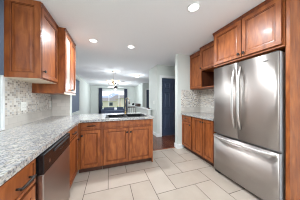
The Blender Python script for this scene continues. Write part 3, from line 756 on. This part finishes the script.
for k in range(n):
    for q in (0, 1): bm.faces.new((fr_[0][k][q], fr_[0][k + 1][q], fr_[1][k + 1][q], fr_[1][k][q])).smooth = True
    for z in (0, 1): bm.faces.new((fr_[z][k][0], fr_[z][k + 1][0], fr_[z][k + 1][1], fr_[z][k][1]))
for z in (0, n): bm.faces.new((fr_[0][z][0], fr_[0][z][1], fr_[1][z][1], fr_[1][z][0]))
obj('cloth', bm, M['blind'], t)
bm = bmesh.new(); tube(bm, [(.016, -1.50, 2.355), (.016, .125, 2.355)], .010, 8); obj('rod', bm, M['bronze'], t)
t = thing('sofa', 'low navy sofa under the far window', 'sofa', (0.42, 10.55, 0.0))
bm = bmesh.new(); bbox(bm, -.80, .80, -.38, .40, 0.10, 0.26, .02); obj('frame', bm, M['curtain'], t)
bm = bmesh.new(); bbox(bm, -.80, .80, .20, .42, 0.261, 0.60, .04); obj('backrest', bm, M['curtain'], t)
for x in (-.40, .40):
    bm = bmesh.new(); bbox(bm, x - .395, x + .395, -.38, .199, 0.261, 0.36, .03); obj('seat_cushion', bm, M['curtain'], t)
for x in (-.90, .90):
    bm = bmesh.new(); bbox(bm, x - .095, x + .095, -.38, .42, 0.05, 0.45, .03); obj('armrest', bm, M['curtain'], t)
for x in (-.85, .85):
    for y in (-.32, .35):
        bm = bmesh.new(); lathe(bm, [(0.02, 0), (0.025, 0.049)], x, y, 0, n=10); obj('leg', bm, M['bronze'], t)
bm = bmesh.new(); bbox(bm, -.12, .12, -.05, .05, -.11, .11, .045, 3)
o = tag(obj('cushion', bm, M['cushion']), 'small white cushion leaning on the navy sofa', 'cushion'); o.location = (0.55, 10.68, 0.475); o.rotation_euler = (-.2, 0, 0)

# dark wooden chair in the dining room
t = thing('dining_chair', 'dark wooden dining chair left of the low wall', 'chair', (1.13, 5.95, 0), 0.1)
bm = bmesh.new(); bbox(bm, -.21, .21, -.20, .20, .43, .46, .008); obj('seat', bm, M['basket'], t)
for x in (-.19, .19):
    bm = bmesh.new(); tube(bm, [(x, -.17, 0), (x, -.17, .43)], [.014, .019], 8); obj('leg', bm, M['basket'], t)
    bm = bmesh.new(); tube(bm, [(x, .20, 0), (x, .18, .45), (x, .22, .90)], [.014, .019, .015], 8); obj('leg', bm, M['basket'], t)
bm = bmesh.new(); bbox(bm, -.19, .19, .205, .230, .84, .90, .006); bk = obj('backrest', bm, M['basket'], t)
for x in (-.10, 0, .10):
    bm = bmesh.new(); tube(bm, [(x, .185, .46), (x, .215, .85)], .010, 6); obj('spindle', bm, M['basket'], bk)

# things on the low wall
bm = bmesh.new(); bbox(bm, -.08, .08, -.33, .33, 0, .15, .02)
tag(obj('basket', bm, M['basket'], None, (1.42, 6.15, 0.9005)), 'dark brown low basket on the white wall cap', 'basket')
t = thing('kettle', 'black rounded pot with pale lid on the white wall cap', 'kettle', (1.42, 7.35, 0.9005))
bm = bmesh.new(); lathe(bm, [(0.06, 0), (0.075, 0.02), (0.078, 0.08), (0.05, 0.13), (0.035, 0.14)], n=18); obj('body', bm, M['black'], t)
bm = bmesh.new(); lathe(bm, [(0.034, 0.1405), (0.03, 0.165), (0.01, 0.175), (0.014, 0.20), (0.0, 0.205)], n=14, caps=False); obj('lid', bm, M['plastic'], t)
bm = bmesh.new(); tube(bm, [(0.0, -.075, .09), (0, -.12, .08), (0, -.12, .03), (0, -.076, .02)], .008, 8); obj('handle', bm, M['black'], t)
bm = bmesh.new(); lathe(bm, [(0.03, 0), (0.045, 0.015), (0.05, 0.04), (0.046, 0.04), (0.04, 0.018), (0.0, 0.01)], n=16, caps=False)
tag(obj('bowl', bm, M['basket'], None, (1.42, 4.32, 0.9005)), 'small brown bowl on the near end of the low wall', 'bowl')

# ================================================================= OUTSIDE
bm = bmesh.new(); box(bm, -60, 80, 11.6, 130, -2.1, -1.9)
o = st('ground_outside', bm, M['grass'], None, 'green lawn outside beyond the far window', 'lawn')
bm = bmesh.new(); box(bm, -12, -1.8, -8, 11.5, -0.4, -0.3)
st('ground_side', bm, M['grass'], None, 'grass strip outside the left windows', 'lawn')
bm = bmesh.new(); box(bm, -1.7, 6, -9, YB - .15, -0.25, -0.1)
st('patio', bm, M['band'], None, 'pale slab added outside the patio window to brighten its daylight', 'patio')  # bright ground added out of view for more daylight
# neighbour wall seen through the left windows
bm = bmesh.new(); box(bm, -6.0, -5.6, -3, 11, -0.3, 2.9)
t = thing('neighbour_house', 'blue-grey sided house outside the left windows', 'house', (0, 0, 0)); obj('wall', bm, M['siding'], t)
bm = bmesh.new()
for vs in (((-6.1, -3.2, 2.9), (-5.3, -3.2, 2.9), (-8, -3.2, 3.6)),):
    a = [bm.verts.new(v) for v in vs]; b = [bm.verts.new((v[0], 11.2, v[2])) for v in vs]
    bm.faces.new(a); bm.faces.new(b[::-1])
    for i in range(3): bm.faces.new((a[i], a[(i + 1) % 3], b[(i + 1) % 3], b[i]))
obj('roof', bm, M['roof'], t)
def house(x, y, w_, d, h_, rh, label, wins):
    t = thing('house', label, 'house', (x, y, -1.9), 0, 'houses outside the far window')
    bm = bmesh.new(); box(bm, 0, w_, 0, d, 0, h_); wl = obj('wall', bm, M['house'], t)
    bm = bmesh.new(); e = 0.4
    a = [bm.verts.new(v) for v in ((-e, -e, h_), (w_ + e, -e, h_), (w_ + e, d + e, h_), (-e, d + e, h_), (w_ * .3, d / 2, h_ + rh), (w_ * .7, d / 2, h_ + rh))]
    for q in ((3, 2, 1, 0), (0, 1, 5, 4), (1, 2, 5), (2, 3, 4, 5), (3, 0, 4)): bm.faces.new([a[i] for i in q])
    obj('roof', bm, M['roof'], t)
    for wx, wz, ww, wh in wins:
        bm = bmesh.new(); box(bm, wx - .08, wx + ww + .08, -.04, -.001, wz - .08, wz + wh + .08); f = obj('window', bm, M['white'], t)
        bm = bmesh.new(); box(bm, wx, wx + ww, -.06, -.041, wz, wz + wh); obj('pane', bm, M['win_dark'], f)
house(-4.5, 46, 7.5, 8, 2.6, 1.3, 'low beige house at the left of the far window view', [(1.2, .9, 1.3, 1.2), (4.6, .9, 1.3, 1.2)])
house(4.2, 44, 10, 9, 3.6, 2.3, 'larger beige house at the right of the far window view', [(1.5, 1, 1.3, 1.4), (4.0, 1, 1.3, 1.4), (6.8, .2, 1.1, 2.2)])
house(0.5, 62, 10, 8, 3.4, 2.0, 'distant beige house between the two nearer ones', [(2, 1, 1.4, 1.4), (6, 1, 1.4, 1.4)])
# hedge and hill
bm = bmesh.new(); random.seed(3)
for k in range(60):
    x = -6 + k * 0.38; c_ = Vector((x, 41 + random.uniform(-.3, .3), -1.9 + .35)); r_ = random.uniform(.35, .5)
    lathe(bm, [(0.0, -r_ * .7), (r_ * .8, -r_ * .4), (r_, 0), (r_ * .7, r_ * .6), (0, r_ * .85)], *c_, n=8, caps=False)
tag(obj('hedge', bm, M['grass']), 'low green hedge in front of the houses outside', 'hedge')
bm = bmesh.new(); n = 40; top = []
lo_ = []
for k in range(n + 1):
    x = -150 + 330 * k / n; h_ = 7 + 4 * math.sin(k * .55 + 1) * math.sin(k * .21) + 3 * math.sin(k * 1.7)
    top.append(bm.verts.new((x, 210 + 4 * math.sin(k), h_))); lo_.append((bm.verts.new((x, 170, -2)), bm.verts.new((x, 260, -2))))
for k in range(n):
    for s_ in (0, 1):
        f = bm.faces.new((lo_[k][s_], lo_[k + 1][s_], top[k + 1], top[k])); f.smooth = True
st('hills', bm, M['mount'], None, 'hazy blue hills on the horizon', 'hill')
